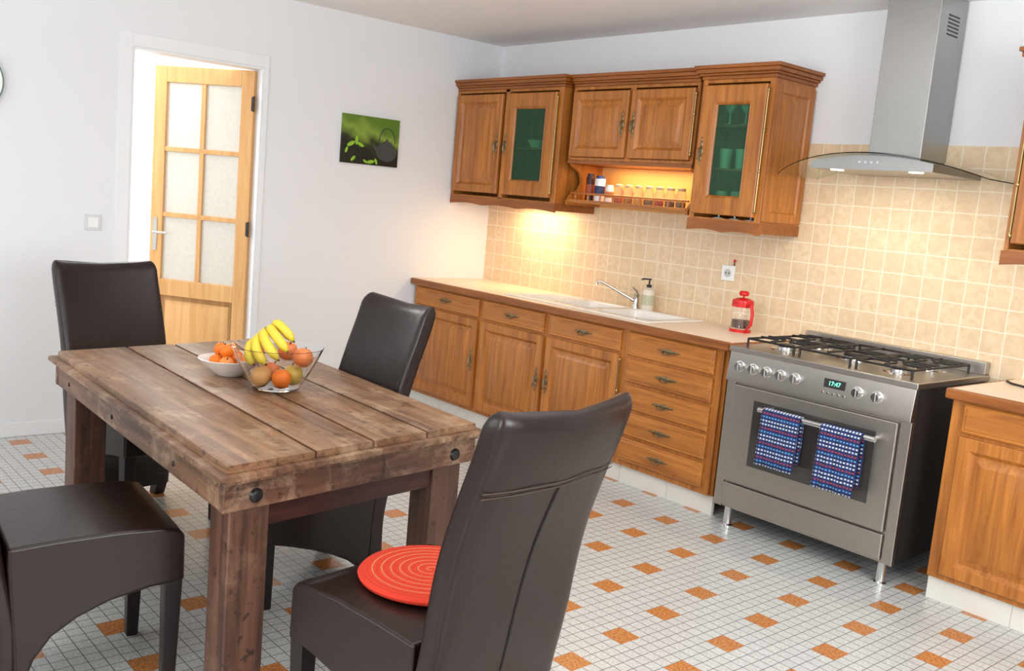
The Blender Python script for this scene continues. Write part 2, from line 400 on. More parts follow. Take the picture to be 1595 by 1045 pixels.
def disc(m,cy,cz,ry,rz,x,rot=0,n=20):
    pts=[]
    for k in range(n):
        a=2*PI*k/n; y=ry*math.cos(a); z=rz*math.sin(a)
        pts.append((cy+y*math.cos(rot)-z*math.sin(rot),cz+y*math.sin(rot)+z*math.cos(rot)))
    m.ext(pts,'x',x,x+.0012)
tp=MB(); disc(tp,-.905,1.67,.078,.06,.0163); disc(tp,-.905,1.726,.036,.012,.0166); disc(tp,-.905,1.742,.01,.01,.0169); disc(tp,-.99,1.69,.035,.011,.0167,-.7)
tp.tube([(.0178,-.905+.06*math.cos(a),1.73+.09*math.sin(a)) for a in [PI*i/12 for i in range(13)]],.003,6)
tp.build('printed_teapot',plain('print_grey',srgb(66,68,66),.6),pc)
cu=MB(); disc(cu,-1.16,1.645,.05,.028,.0163); disc(cu,-1.08,1.665,.03,.022,.0166); cu.build('printed_cups',plain('print_black',srgb(34,32,26),.6),pc)
lv=MB()
for cy,cz,r,ro in ((-1.17,1.70,.03,.5),(-1.13,1.725,.028,1.6),(-1.10,1.70,.026,-.4),(-1.02,1.60,.028,.2),(-.98,1.605,.02,2),(-1.15,1.61,.022,.8),(-1.2,1.66,.02,1.2),(-1.06,1.6,.018,2.6)):
    disc(lv,cy,cz,r,r*.42,.0182,ro)
lv.build('printed_leaves',plain('bright_leaf_print',srgb(140,190,50),.6),pc)
sw=thing('light_switch','white light switch on the wall left of the open door','switch',(0,-2.697,1.13))
MB().box(.0005,.009,-2.738,-2.656,1.09,1.172).build('plate',plain('switch_white',srgb(215,217,221),.4),sw,bevel=.002)
MB().box(.009,.013,-2.724,-2.67,1.104,1.158).build('rocker',whitep,sw,bevel=.002)
ck=thing('wall_plate','round cream plate with teal rim hanging at the left edge of the wall','plate',(0,-3.285,1.79))
MB().lathe([(0,.004),(.10,.004),(.15,.02),(.15,.024),(.10,.009),(0,.009)],(0,-3.285,1.79),40,'x').build('dish',ceramic,ck)
MB().lathe([(.143,.0215),(.147,.0245),(.151,.0245),(.151,.019),(.143,.018)],(0,-3.285,1.79),40,'x').build('rim_band',plain('teal_rim',srgb(90,120,118),.4),ck)

# ---------------------------------------------------------------- kitchen fronts
def rect(x0,x1,z0,z1,ins,y): return [(x0+ins,y,z0+ins),(x1-ins,y,z0+ins),(x1-ins,y,z1-ins),(x0+ins,y,z1-ins)]
def raised(x0,x1,z0,z1,y,fr=.055):
    m=MB(); t=.021
    L=[(0,0),(0,-t+.004),(.004,-t),(fr-.008,-t),(fr,-t+.009),(fr+.008,-t+.016),(fr+.014,-t+.015),(fr+.04,-t+.002),(fr+.044,-t)]
    return m.loft([rect(x0,x1,z0,z1,i,y+d) for i,d in L])
def drawer_front(x0,x1,z0,z1,y):
    m=MB(); t=.021
    L=[(0,0),(0,-t+.008),(.006,-t+.003),(.014,-t+.003),(.018,-t)]
    return m.loft([rect(x0,x1,z0,z1,i,y+d) for i,d in L])
def handle(cx,cz,y,hor,par):
    m=MB()
    def P(a,d,b): return (cx+a,y+d,cz+b) if hor else (cx+b,y+d,cz+a)
    def e(a,b,ra,rb,rd):
        c=P(a,-.001,b); m.ell(c,(ra if hor else rb),rd,(rb if hor else ra),12,6)
    e(0,0,.024,.015,.004); e(.036,0,.018,.009,.0035); e(-.036,0,.018,.009,.0035); e(.06,0,.013,.005,.003); e(-.06,0,.013,.005,.003)
    if hor: m.tube([P(-.03,-.004,0),P(-.03,-.016,-.006),P(-.012,-.02,-.016),P(.012,-.02,-.016),P(.03,-.016,-.006),P(.03,-.004,0)],.0032,6)
    else: m.tube([P(.02,-.004,0),P(.012,-.018,0),P(-.03,-.02,0),P(-.045,-.016,0)],[.003,.004,.005,.003],6)
    return m.build('handle',brass,par)
def rodhinge(x,z0,z1,y,par):
    m=MB().tube([(x,y,z0),(x,y,z1)],.0045,8)
    for z in (z0,z1,(z0*2+z1)/3,(z0+2*z1)/3): m.ell((x,y,z),.007,.007,.012,10,6)
    return m.build('hinge_rod',brass_b,par)
def wood_door(par,x0,x1,z0,z1,y,hs,hz,hinge=None,glassd=False,fr=.055):
    if not glassd: d=raised(x0,x1,z0,z1,y,fr).build('door',oak_z,par)
    else:
        m=MB(); t=.021
        L=[(0,0),(0,-t+.004),(.004,-t),(fr-.006,-t),(fr,-t+.004),(fr+.004,-t+.002),(fr+.012,-t+.012),(fr+.012,0)]
        d=m.loft([rect(x0,x1,z0,z1,i,y+dd) for i,dd in L],wrap=True).build('door',oak_z,par)
        MB().box(x0+fr+.006,x1-fr-.006,y-.006,y-.002,z0+fr+.006,z1-fr-.006).build('glass_pane',green_glass,d)
    hx=x0+.028 if hs=='l' else x1-.028
    handle(hx,hz,y-.022,False,d)
    if hinge: rodhinge(x0-.007 if hinge=='l' else x1+.007,z0+.03,z1-.03,y-.014,d)
    return d
def carcass(m,x0,x1,y0,y1,z0,z1,t=.018,top=True):
    m.box(x0,x0+t,y0,y1,z0,z1).box(x1-t,x1,y0,y1,z0,z1).box(x0+t,x1-t,y1-.01,y1,z0,z1).box(x0+t,x1-t,y0,y1-.01,z0,z0+t)
    if top: m.box(x0+t,x1-t,y0,y1-.01,z1-t,z1)
    return m
WT=.865; BT=.828
def base_unit(label,x0,x1,grp='oak base cabinets along the tiled wall'):
    r=thing('base_cabinet',label,'cabinet',((x0+x1)/2,-.31,.0),0,grp)
    m=MB(); carcass(m,x0,x1,-.58,-.012,.10,.70,top=False)
    m.box(x0,x1,-.60,-.58,.10,BT)
    m.box(x0,x0+.018,-.58,-.56,.70,BT).box(x1-.018,x1,-.58,-.56,.70,BT)
    m.build('body',oak_z,r,bevel=.002)
    return r
FY=-.60
xs=[.02,.745,1.35,1.955,2.585]
u=base_unit('oak base cabinet in the corner by the white wall, left end of run',xs[0],xs[1])
d=drawer_front(.055,.725,.70,.815,FY).build('drawer',oak_x,u); handle(.39,.76,FY-.022,True,d)
wood_door(u,.04,.725,.125,.685,FY,'r',.43)
u=base_unit('oak base cabinet with one drawer and a right-handed door left of the sink bowls',xs[1],xs[2])
d=drawer_front(.772,1.328,.70,.815,FY).build('drawer',oak_x,u); handle(1.05,.76,FY-.022,True,d)
wood_door(u,.765,1.335,.125,.685,FY,'r',.43)
u=base_unit('oak base cabinet with drawer and door beneath the sink bowls',xs[2],xs[3])
d=drawer_front(1.375,1.93,.70,.815,FY).build('drawer',oak_x,u); handle(1.655,.76,FY-.022,True,d)
wood_door(u,1.365,1.93,.125,.685,FY,'l',.43,'r')
u=base_unit('oak chest of five drawers beside the steel cooker',xs[3],xs[4])
MB().box(xs[4],xs[4]+.018,-.585,-.012,.10,BT).build('end_panel',oak_z,u)
for k in range(5):
    z1=.815-k*.1405; d=drawer_front(1.985,2.545,z1-.122,z1,FY).build('drawer',oak_x,u); handle(2.265,z1-.059,FY-.022,True,d)
u=base_unit('oak base cabinet to the right of the steel cooker',3.685,4.42,'oak base cabinets along the tiled wall')
d=drawer_front(3.735,4.39,.70,.815,FY).build('drawer',oak_x,u); handle(4.07,.76,FY-.022,True,d)
wood_door(u,3.735,4.39,.125,.685,FY,'r',.43)
w=thing('worktop','long cream worktop with oak front edge holding the sink','worktop',(1.3,-.31,BT))
SX0,SX1,SY0,SY1=.86,2.04,-.545,-.075
hx0,hx1,hy0,hy1=SX0+.02,SX1-.02,SY0+.02,SY1-.02
MB().box(.003,hx0,-.61,-.009,BT+.001,WT).box(hx1,2.63,-.61,-.009,BT+.001,WT).box(hx0,hx1,-.61,hy0,BT+.001,WT).box(hx0,hx1,hy1,-.009,BT+.001,WT).build('surface',worktop_m,w,smooth=False)
MB().box(.003,2.63,-.637,-.61,BT-.004,WT).box(2.63,2.645,-.637,-.009,BT-.004,WT).build('wood_edging',oak_d,w,bevel=.007,seg=3)
w=thing('worktop','short cream worktop with oak edge right of the cooker','worktop',(4.4,-.31,BT))
MB().box(3.68,5.3,-.61,-.009,BT+.001,WT).build('surface',worktop_m,w)
MB().box(3.665,5.3,-.637,-.61,BT-.004,WT).box(3.665,3.68,-.61,-.009,BT-.004,WT).build('wood_edging',oak_d,w,bevel=.007,seg=3)
def rrect(cx,cy,hx,hy,r,z,n=6):
    pts=[]
    for sx_,sy_,a0 in ((1,1,0),(-1,1,PI/2),(-1,-1,PI),(1,-1,1.5*PI)):
        for k in range(n+1):
            a=a0+PI/2*k/n; pts.append((cx+sx_*(hx-r)+r*math.cos(a),cy+sy_*(hy-r)+r*math.sin(a),z))
    return pts
sk=thing('sink','white ceramic inset sink with two bowls and drainer','sink',((SX0+SX1)/2,-.31,WT))
z=WT
m=MB()
bowls=[(1.38,-.30,.15,.17),(1.79,-.30,.20,.17)]
m.box(SX0,1.23,SY0,SY1,z+.0002,z+.008); m.box(1.53,1.59,SY0,SY1,z+.0002,z+.008); m.box(1.99,SX1,SY0,SY1,z+.0002,z+.008)
for cx,cy,hx,hy in bowls:
    m.box(cx-hx,cx+hx,SY0,cy-hy,z+.0002,z+.008); m.box(cx-hx,cx+hx,cy+hy,SY1,z+.0002,z+.008)
m.build('rim',ceramic,sk,bevel=.003)
for cx,cy,hx,hy in bowls:
    MB().loft([rrect(cx,cy,hx,hy,.05,z+.0085),rrect(cx,cy,hx-.008,hy-.008,.05,z),rrect(cx,cy,hx-.02,hy-.02,.05,z-.11),rrect(cx,cy,hx-.045,hy-.045,.04,z-.12)],cap=False).loft([rrect(cx,cy,hx-.045,hy-.045,.04,z-.12),rrect(cx,cy,.02,.02,.019,z-.121)]).build('bowl',ceramic,sk)
m=MB()
for k in range(8): m.box(.93,1.19,-.48+k*.045,-.468+k*.045,z+.008,z+.012)
m.build('drainer_ribs',ceramic,sk,bevel=.002)
tz=z+.0085
tp=thing('mixer_tap','chrome mixer tap behind the sink bowls','tap',(1.56,-.11,tz))
MB().lathe([(0,0),(.022,0),(.022,.01),(.017,.018),(.016,.068),(.018,.08),(.013,.09),(0,.092)],(1.56,-.11,tz)).build('body',chrome,tp)
MB().tube([(1.555,-.125,tz+.045),(1.50,-.17,tz+.078),(1.43,-.225,tz+.12),(1.395,-.255,tz+.138),(1.383,-.266,tz+.132),(1.381,-.268,tz+.115)],[.010,.0085,.008,.008,.008,.008]).build('spout',chrome,tp)
MB().tube([(1.56,-.11,tz+.088),(1.572,-.12,tz+.10),(1.555,-.145,tz+.122)],[.007,.006,.0045]).build('lever',chrome,tp)
sb=thing('soap_bottle','pale soap bottle with black pump beside the tap','bottle',(1.64,-.10,tz))
sbc=(1.64,-.10,tz)
MB().lathe([(0,0),(.034,0),(.036,.006),(.036,.105),(.03,.12),(.014,.128),(.014,.132),(0,.132)],sbc).build('bottle',plain('cream_soap_bottle',srgb(222,214,196),.35),sb)
MB().lathe([(.0363,.03),(.0368,.03),(.0368,.09),(.0363,.09)],sbc).build('printed_label',plain('pale_label',srgb(188,188,160),.6,noise=.4,nscale=90),sb)
MB().lathe([(0,.1325),(.015,.1325),(.015,.148),(.005,.15),(.005,.175),(.012,.177),(.012,.185),(0,.186)],sbc).tube([(1.64,-.10,tz+.181),(1.61,-.125,tz+.179),(1.605,-.129,tz+.172)],.005).build('pump',plain('black_plastic',srgb(25,25,26),.35),sb)
c=(2.365,-.19,WT)
fp=thing('french_press','red framed glass coffee press with side handle on the worktop near the cooker','coffee press',c)
MB().lathe([(0,.014),(.050,.014),(.052,.02),(.052,.150),(.049,.150),(.049,.022),(0,.018)],c).build('beaker',glass,fp)
MB().lathe([(0,0),(.056,0),(.056,.014),(.053,.016),(.053,.013),(0,.012)],c).build('base_ring',red_p,fp)
MB().lathe([(.0525,.130),(.056,.130),(.056,.151),(.0525,.151)],c).build('top_ring',red_p,fp)
MB().tube([(c[0]+.048,c[1]-.030,c[2]+.142),(c[0]+.088,c[1]-.049,c[2]+.144),(c[0]+.103,c[1]-.056,c[2]+.11),(c[0]+.098,c[1]-.052,c[2]+.05),(c[0]+.050,c[1]-.022,c[2]+.010)],[.007,.009,.009,.008,.007]).build('handle',red_p,fp)
MB().lathe([(0,.152),(.056,.152),(.054,.166),(.03,.176),(.006,.178),(.004,.190),(0,.190)],c).build('lid',red_p,fp)
MB().lathe([(0,.188),(.020,.188),(.026,.195),(.026,.206),(.018,.213),(0,.214)],c).build('plunger_knob',red_p,fp)
MB().lathe([(0,.0225),(.048,.0225),(.048,.065),(0,.065)],c).build('coffee',plain('brown_liquid',srgb(104,72,54),.3),fp)
so=thing('wall_socket','square white wall socket on the cream tiles','socket',(2.12,-.008,1.147))
MB().box(2.078,2.162,-.02,-.0085,1.105,1.189).build('plate',whitep,so,bevel=.003)
MB().lathe([(0,0),(.022,0),(.022,.002),(.0,.0022)],(2.12,-.0201,1.147),24,'y').build('insert',plain('grey_insert',srgb(190,190,188),.4),so)
for px_ in (2.11,2.13): MB().lathe([(0,.0023),(.004,.0023),(.004,.003),(0,.003)],(px_,-.0201,1.147),10,'y').build('pin_hole',iron_dark,so)
rb=thing('red_ornament','tiny red ball ornament with black stem on top of the socket','ornament',(2.155,-.015,1.19))
MB().ell((2.158,-.02,1.216),.008,.008,.008).build('ball',red_p,rb); MB().tube([(2.155,-.015,1.1895),(2.157,-.02,1.21)],.003,6).build('stem',iron_dark,rb)

# ---------------------------------------------------------------- wall cabinets
def crown(m,x0,x1,yf,z0,ol,orr):
    for k,(o,h0,h1) in enumerate(((.008,0,.018),(.02,.018,.03),(.032,.03,.05),(.042,.05,.068))):
        m.box(x0-(o if ol else 0),x1+(o if orr else 0),yf-o,-.001,z0+h0,z0+h1)
    return m
def valance(m,x0,x1,y,z0,z1,n=3):
    pts=[(x0,z1),(x1,z1)]; K=40
    for k in range(K+1):
        t=k/K; pts.append((x1+(x0-x1)*t,z0+.010*abs(math.sin(PI*n*t))))
    m.ext(pts,'y',y-.018,y)
UG='oak wall cabinets above the worktop'
UZ0,UZ1=1.43,2.13; UY=-.35
lu=thing('wall_cabinet','oak wall cabinet in the corner with one wood and one green glass door','cabinet',(.53,-.175,UZ0),0,UG)
m=MB(); carcass(m,.003,1.04,UY,-.009,UZ0,UZ1); m.box(.50,.54,UY,-.3,UZ0,UZ1).box(.003,.03,UY-.004,UY,UZ0,UZ1).box(1.0,1.04,UY-.004,UY,UZ0,UZ1).box(.54,1.02,-.3,-.019,1.76,1.772)
m.build('body',oak_z,lu,bevel=.002)
m=MB(); crown(m,.003,1.04,UY,UZ1,False,True); m.build('crown',oak_d,lu,bevel=.004)
m=MB(); valance(m,.003,1.045,UY+.012,1.385,1.44,3); m.box(1.027,1.045,UY+.012,-.009,1.395,1.44); m.build('valance',oak_d,lu)
wood_door(lu,.03,.50,1.47,2.10,UY-.004,'r',1.78)
wood_door(lu,.535,1.0,1.47,2.10,UY-.004,'l',1.78,'r',True,.085)
MY=-.31; MZ=1.705
mu=thing('wall_cabinet','shorter oak wall cabinet with two doors over the lit spice shelf','cabinet',(1.56,-.155,MZ),0,UG)
m=MB(); carcass(m,1.088,2.03,MY,-.009,MZ,UZ1); m.box(1.54,1.58,MY-.004,MY,MZ,UZ1); m.box(1.088,1.10,MY-.004,MY,MZ,UZ1); m.box(2.012,2.03,MY-.004,MY,MZ,UZ1)
m.build('body',oak_z,mu,bevel=.002)
m=MB(); crown(m,1.088,2.03,MY,UZ1,False,False); m.build('crown',oak_d,mu,bevel=.004)
wood_door(mu,1.105,1.548,1.725,2.10,MY-.004,'r',1.91,None)
wood_door(mu,1.572,2.012,1.725,2.10,MY-.004,'l',1.91,'r')
m=MB(); m.box(1.088,2.03,MY-.006,-.009,1.685,1.704).build('bottom_moulding',oak_d,mu)
nk=thing('spice_shelf','open oak spice shelf with gallery rail under the middle cabinet','shelf',(1.56,-.155,1.455))
MB().box(1.088,2.03,-.30,-.03,1.455,1.475).build('board',oak_x,nk,bevel=.003)
MB().box(1.088,2.03,-.03,-.0085,1.44,1.684).build('back_panel',plain('glow_tinted_oak_back',srgb(226,170,100),.5,noise=.08),nk)  # paler orange than the other oak: shelf lamp glow put into the colour
for xa,xb in ((1.088,1.106),(2.012,2.03)):
    pts=[(-.03,1.44),(-.305,1.44),(-.31,1.46),(-.28,1.50),(-.22,1.535),(-.20,1.58),(-.22,1.635),(-.29,1.67),(-.30,1.684),(-.03,1.684)]
    MB().ext(pts,'x',xa,xb).build('side_bracket',oak_z,nk)
g=MB().tube([(1.106,-.285,1.512),(2.012,-.285,1.512)],.006,8)
for k in range(9):
    x=1.15+k*.103; g.lathe([(0,0),(.006,0),(.004,.006),(.007,.016),(.004,.028),(.004,.034)],(x,-.285,1.475),8)
g.build('gallery_rail',oak_x,nk)
RX=2.515
ru=thing('wall_cabinet','oak wall cabinet with green glass door left of the cooker hood','cabinet',(2.30,-.175,UZ0),0,UG)
m=MB(); carcass(m,2.078,RX,UY,-.009,1.42,UZ1); m.box(2.078,2.11,UY-.004,UY,1.42,UZ1).box(RX-.03,RX,UY-.004,UY,1.42,UZ1).box(2.1,RX-.02,-.3,-.019,1.68,1.692).box(2.1,RX-.02,-.3,-.019,1.90,1.912)
m.build('body',oak_z,ru,bevel=.002)
m=MB(); crown(m,2.078,RX,UY,UZ1,True,True); m.build('crown',oak_d,ru,bevel=.004)
m=MB(); valance(m,2.072,RX+.006,UY+.012,1.368,1.43,2); m.box(RX-.012,RX+.006,UY+.012,-.009,1.378,1.43).box(2.072,2.09,UY+.012,-.009,1.378,1.43); m.build('valance',oak_d,ru)
wood_door(ru,2.10,RX-.03,1.455,2.10,UY-.004,'l',1.77,'r',True,.085)
m=MB()
def rectx(y0,y1,z0,z1,ins,x): return [(x,y0+ins,z0+ins),(x,y1-ins,z0+ins),(x,y1-ins,z1-ins),(x,y0+ins,z1-ins)]
m.loft([rectx(-.345,-.02,1.44,2.11,i,RX+d) for i,d in ((0,0),(0,.012),(.045,.012),(.052,.003),(.06,.003),(.085,.011),(.09,.012))]).build('side_panel',oak_z,ru)
rr=thing('wall_cabinet','oak wall cabinet at the right edge beyond the hood','cabinet',(4.0,-.175,UZ0),0,UG)
m=MB(); carcass(m,3.68,4.4,UY,-.009,1.40,UZ1); m.build('body',oak_z,rr,bevel=.002)
m=MB(); crown(m,3.68,4.4,UY,UZ1,True,True); m.build('crown',oak_d,rr,bevel=.004)
m=MB(); valance(m,3.674,4.4,UY+.012,1.352,1.41,3); m.box(3.674,3.692,UY+.012,-.009,1.362,1.41); m.build('valance',oak_d,rr)
wood_door(rr,3.71,4.05,1.44,2.10,UY-.004,'r',1.76,'l'); wood_door(rr,4.07,4.38,1.44,2.10,UY-.004,'l',1.76)

gw=plain('glassware',(.90,.98,.94),.05,trans=.3)
def tumbler(x,y,z,lab,grp,h=.1):
    o=MB().lathe([(0,0),(.026,0),(.034,h),(.031,h),(.024,.005),(0,.005)],(x,y,z),16).build('drinking_glass',gw,None,org=(x,y,z)); tag(o,lab,'glass',grp)
def goblet(x,y,z,lab,grp):
    o=MB().lathe([(0,0),(.03,0),(.03,.003),(.005,.008),(.005,.06),(.02,.075),(.034,.1),(.03,.14),(.028,.14),(.031,.1),(.0,.075)],(x,y,z),16).build('wine_glass',gw,None,org=(x,y,z)); tag(o,lab,'glass',grp)
ords=['first','second','third','fourth','fifth','sixth','seventh']
for k in range(3): goblet(2.20+k*.1,-.26,1.4381,ords[k]+' wine glass from left, bottom shelf of glazed cabinet by hood','wine glasses on the bottom shelf')
for k in range(3): tumbler(2.20+k*.1,-.26,1.6921,ords[k]+' tumbler from left, middle shelf of glazed cabinet by hood','tumblers on the middle shelf')
for k in range(3): goblet(2.20+k*.1,-.26,1.9121,ords[k]+' wine glass from left, top shelf of glazed cabinet by hood','wine glasses on the top shelf')
for k in range(2):
    x=.70+k*.16; o=MB().lathe([(0,0),(.03,0),(.065,.05),(.062,.05),(.028,.006),(0,.006)],(x,-.23,1.7721),20).build('bowl',ceramic,None,org=(x,-.23,1.7721))
    tag(o,('left' if k==0 else 'right')+' white bowl behind the green glass door of the corner wall cabinet','bowl','white bowls in the corner cabinet')
spc=[srgb(190,90,40),srgb(150,110,40),srgb(200,160,60),srgb(110,90,40),srgb(180,60,30),srgb(90,70,40),srgb(160,120,80)]
SZ=1.4755; Q=1.22
lidm=plain('cork_lid',srgb(206,176,134),.5)
for k in range(7):
    x=1.42+k*.078; c=(x,-.20,SZ)
    j=thing('spice_jar',ords[k]+' small glass spice jar from the left on the lit shelf','jar',c,0,'spice jars on the lit shelf')
    MB().lathe([(0,0),(.021*Q,0),(.023*Q,.004),(.023*Q,.055*Q),(.018*Q,.066*Q),(.018*Q,.072*Q),(0,.072*Q)],c,16).build('jar',plain('spice_glass',(.98,.94,.88),.05,trans=.9,ior=1.25),j)
    MB().lathe([(0,.003),(.019*Q,.003),(.019*Q,.03),(0,.03)],c,12).build('spice',plain('spice_%d'%k,spc[k],.9),j)
    MB().lathe([(0,.0725*Q),(.018*Q,.0725*Q),(.019*Q,.084*Q),(.012*Q,.088*Q),(0,.089*Q)],c,16).build('lid',lidm,j)
def can(x,y,h,r,bc,lc,name,lab,cat,band=None):
    c=(x,y,SZ); j=thing(name,lab,cat,c)
    MB().lathe([(0,0),(r,0),(r,h*.86),(r*.96,h*.88),(0,h*.88)],c,20).build('body',plain(name+'_body',bc,.4),j)
    MB().lathe([(0,h*.8805),(r*.8,h*.8805),(r*.8,h),(0,h)],c,20).build('cap',plain(name+'_cap',lc,.35),j)
    if band: MB().lathe([(r+.0003,h*.25),(r+.0009,h*.25),(r+.0009,h*.6),(r+.0003,h*.6)],c,20).build('label_band',plain(name+'_band',band,.5),j)
can(1.18,-.20,.16,.026,srgb(60,30,20),srgb(40,30,28),'sauce_bottle','tall dark bottle at the left end of the spice shelf','bottle',srgb(150,70,40))
can(1.262,-.20,.15,.031,srgb(225,228,232),srgb(40,60,120),'salt_canister','white and blue salt canister on the spice shelf','canister',srgb(40,50,90))
can(1.345,-.20,.10,.024,srgb(235,232,226),srgb(225,225,225),'white_pot','small white pot between salt canister and spice jars','pot',srgb(190,120,60))

# ---------------------------------------------------------------- cooker
KX0,KX1=2.665,3.565; KF=-.665; KC=(3.115,-.33,0)
ck=thing('range_cooker','wide stainless steel range cooker with gas hob and two towels on its rail','cooker',KC)
MB().box(KX0+.012,KX1-.012,KF+.03,-.012,.10,.83).build('body',black_side,ck,bevel=.003)
MB().box(KX0,KX0+.045,KF+.004,KF+.03,.10,.70).box(KX1-.045,KX1,KF+.004,KF+.03,.10,.70).box(KX0+.045,KX1-.045,KF+.012,KF+.03,.10,.70).build('front_frame',steel,ck,bevel=.003)
m=MB(); m.ext([(KF+.03,.70),(KF-.012,.70),(KF-.012,.72),(KF+.004,.845),(KF+.03,.85)],'x',KX0,KX1)
m.build('control_panel',steel,ck,bevel=.003)
MB().box(KX0-.006,KX1+.006,KF-.002,-.012,.835,.862).build('hob_top',steel,ck,bevel=.005)
MB().box(KX0,KX1,-.055,-.012,.862,.918).build('splash_rail',steel,ck,bevel=.004)
MB().box(KX0+.05,KX1-.05,KF-.012,KF+.011,.232,.69).build('oven_door',steel,ck,bevel=.005)
od=MB().box(2.835,3.43,KF-.0135,KF-.0122,.33,.635).build('oven_window',black_gloss,ck,bevel=.0005)
MB().box(KX0+.05,KX1-.05,KF-.006,KF+.011,.112,.222).build('storage_drawer',steel,ck,bevel=.005)
HY=KF-.06; HZ=.61
MB().tube([(2.895,HY,HZ),(3.455,HY,HZ)],.012,14).tube([(2.915,HY,HZ),(2.915,KF-.012,HZ)],.008).tube([(3.435,HY,HZ),(3.435,KF-.012,HZ)],.008).build('oven_rail',steel_l,ck)
def nrm(x,zc): return (x,KF-.012+(zc-.72)*.128,zc)
kx=[2.735,2.808,2.880,2.954,3.028,3.325,3.412]
for x in kx:
    c=nrm(x,.775)
    m=MB().lathe([(0,0),(.026,0),(.026,.004),(.020,.006),(.018,.026),(.016,.029),(0,.029)],c,20,'y'); m.box(x-.004,x+.004,c[1]-.034,c[1]-.028,.757,.793)
    m.build('knob',steel_l,ck)
c=nrm(3.21,.785)
ds=MB().box(3.165,3.265,c[1]-.003,c[1]+.004,.768,.806).build('display',black_gloss,ck)
cu=bpy.data.curves.new('clock_text','FONT'); cu.body='17:47'; cu.size=.026; cu.align_x='CENTER'; cu.align_y='CENTER'
to=bpy.data.objects.new('clock_text',cu); C.objects.link(to); bpy.context.view_layer.update()
me=bpy.data.meshes.new_from_object(to.evaluated_get(bpy.context.evaluated_depsgraph_get())); bpy.data.objects.remove(to)
me.transform(Matrix.Rotation(PI/2,4,'X')); me.transform(Matrix.Translation(Vector((3.215,c[1]-.004,.787))-Vector(KC)))
me.materials.clear(); me.materials.append(digit_m); t_=bpy.data.objects.new('clock_digits',me); C.objects.link(t_); t_.parent=ds
for k in range(5):
    MB().lathe([(0,0),(.0045,0),(.004,.005),(0,.005)],nrm(3.165+k*.025,.745),10,'y').build('button',steel_l,ck)
for x,y in ((KX0+.06,KF+.05),(KX1-.06,KF+.05),(KX0+.06,-.08),(KX1-.06,-.08)):
    MB().lathe([(0,0),(.026,0),(.026,.006),(.02,.012),(.019,.09),(.024,.10),(0,.10)],(x,y,0),18).build('leg',steel_l,ck)
bz=.862
burn=[(2.84,-.48,.042),(2.84,-.20,.034),(3.115,-.345,.06),(3.39,-.48,.034),(3.39,-.20,.042)]
for x,y,r in burn:
    b=MB().lathe([(0,0),(r+.03,0),(r+.026,.004),(r,.006),(r,.016),(0,.016)],(x,y,bz),24).build('burner',steel_l,ck)
    MB().lathe([(0,.0165),(r*.9,.0165),(r*.9,.024),(r*.8,.027),(0,.027)],(x,y,bz),24).build('burner_cap',black_metal,b)
for gx,gw_ in ((2.84,.245),(3.115,.245),(3.39,.245)):
    g=MB(); h=gw_/2; y0,y1=-.61,-.10; zt=bz+.038
    def bar(a,b,r=.0055): g.tube([a,b],r,6)
    for y in (y0,y1,(y0+y1)/2): bar((gx-h,y,zt),(gx+h,y,zt))
    for x in (gx-h,gx+h): bar((x,y0,zt),(x,y1,zt))
    for x in (gx-h,gx+h):
        for y in (y0,y1): bar((x,y,bz),(x,y,zt))
    cs=[(-.48),(-.22)] if gx!=3.115 else [-.345]
    for cy in cs:
        L=.125 if len(cs)==2 else .24
        for q in (-.03,.03):
            bar((gx-h,cy+q,zt+.005),(gx-.03,cy+q,zt+.005)); bar((gx+h,cy+q,zt+.005),(gx+.03,cy+q,zt+.005))
        bar((gx,cy-L,zt+.005),(gx,cy-.028,zt+.005)); bar((gx,cy+min(L,-.105-cy),zt+.005),(gx,cy+.028,zt+.005))
    g.build('pan_grate',black_metal,ck)
tm=towel_mat()
def towel(x0,x1,zb,zb2,lab,seed):
    m=MB(); n=14
    path=[]
    R=.0165
    for k in range(9): path.append((HY-R-.004-.006*(1-k/8),zb+(HZ-zb)*k/8))
    for k in range(1,6): a=PI-PI*k/6; path.append((HY+R*math.cos(a)*1.0,HZ+R*math.sin(a)))
    for k in range(8): path.append((HY+R,HZ-(HZ-zb2)*k/7))
    g=[]
    for (y,z_) in path:
        row=[]
        for i in range(n+1):
            t=i/n; d=max(0,(HZ-z_))*.03*(math.sin(t*9+seed)+.4*math.sin(t*21))
            yy=y+(-abs(d) if y<HY else 0)
            row.append((x0+(x1-x0)*t+.003*math.sin(z_*25+seed)*(HZ-z_)*2,yy,z_))
        g.append(row)
    for row in g: m.v+=row
    for a in range(len(g)-1):
        for i in range(n): m.f.append((a*(n+1)+i,a*(n+1)+i+1,(a+1)*(n+1)+i+1,(a+1)*(n+1)+i))
    o=m.build('tea_towel',tm,None,org=((x0+x1)/2,HY,zb)); md=o.modifiers.new('s','SOLIDIFY'); md.thickness=.004; md.offset=0
    tag(o,lab,'towel','blue striped tea towels on the oven rail')
towel(2.928,3.118,.375,.41,'left blue striped tea towel hanging on the oven rail',1)
towel(3.218,3.405,.355,.39,'right blue striped tea towel hanging on the oven rail, lower hem',2)

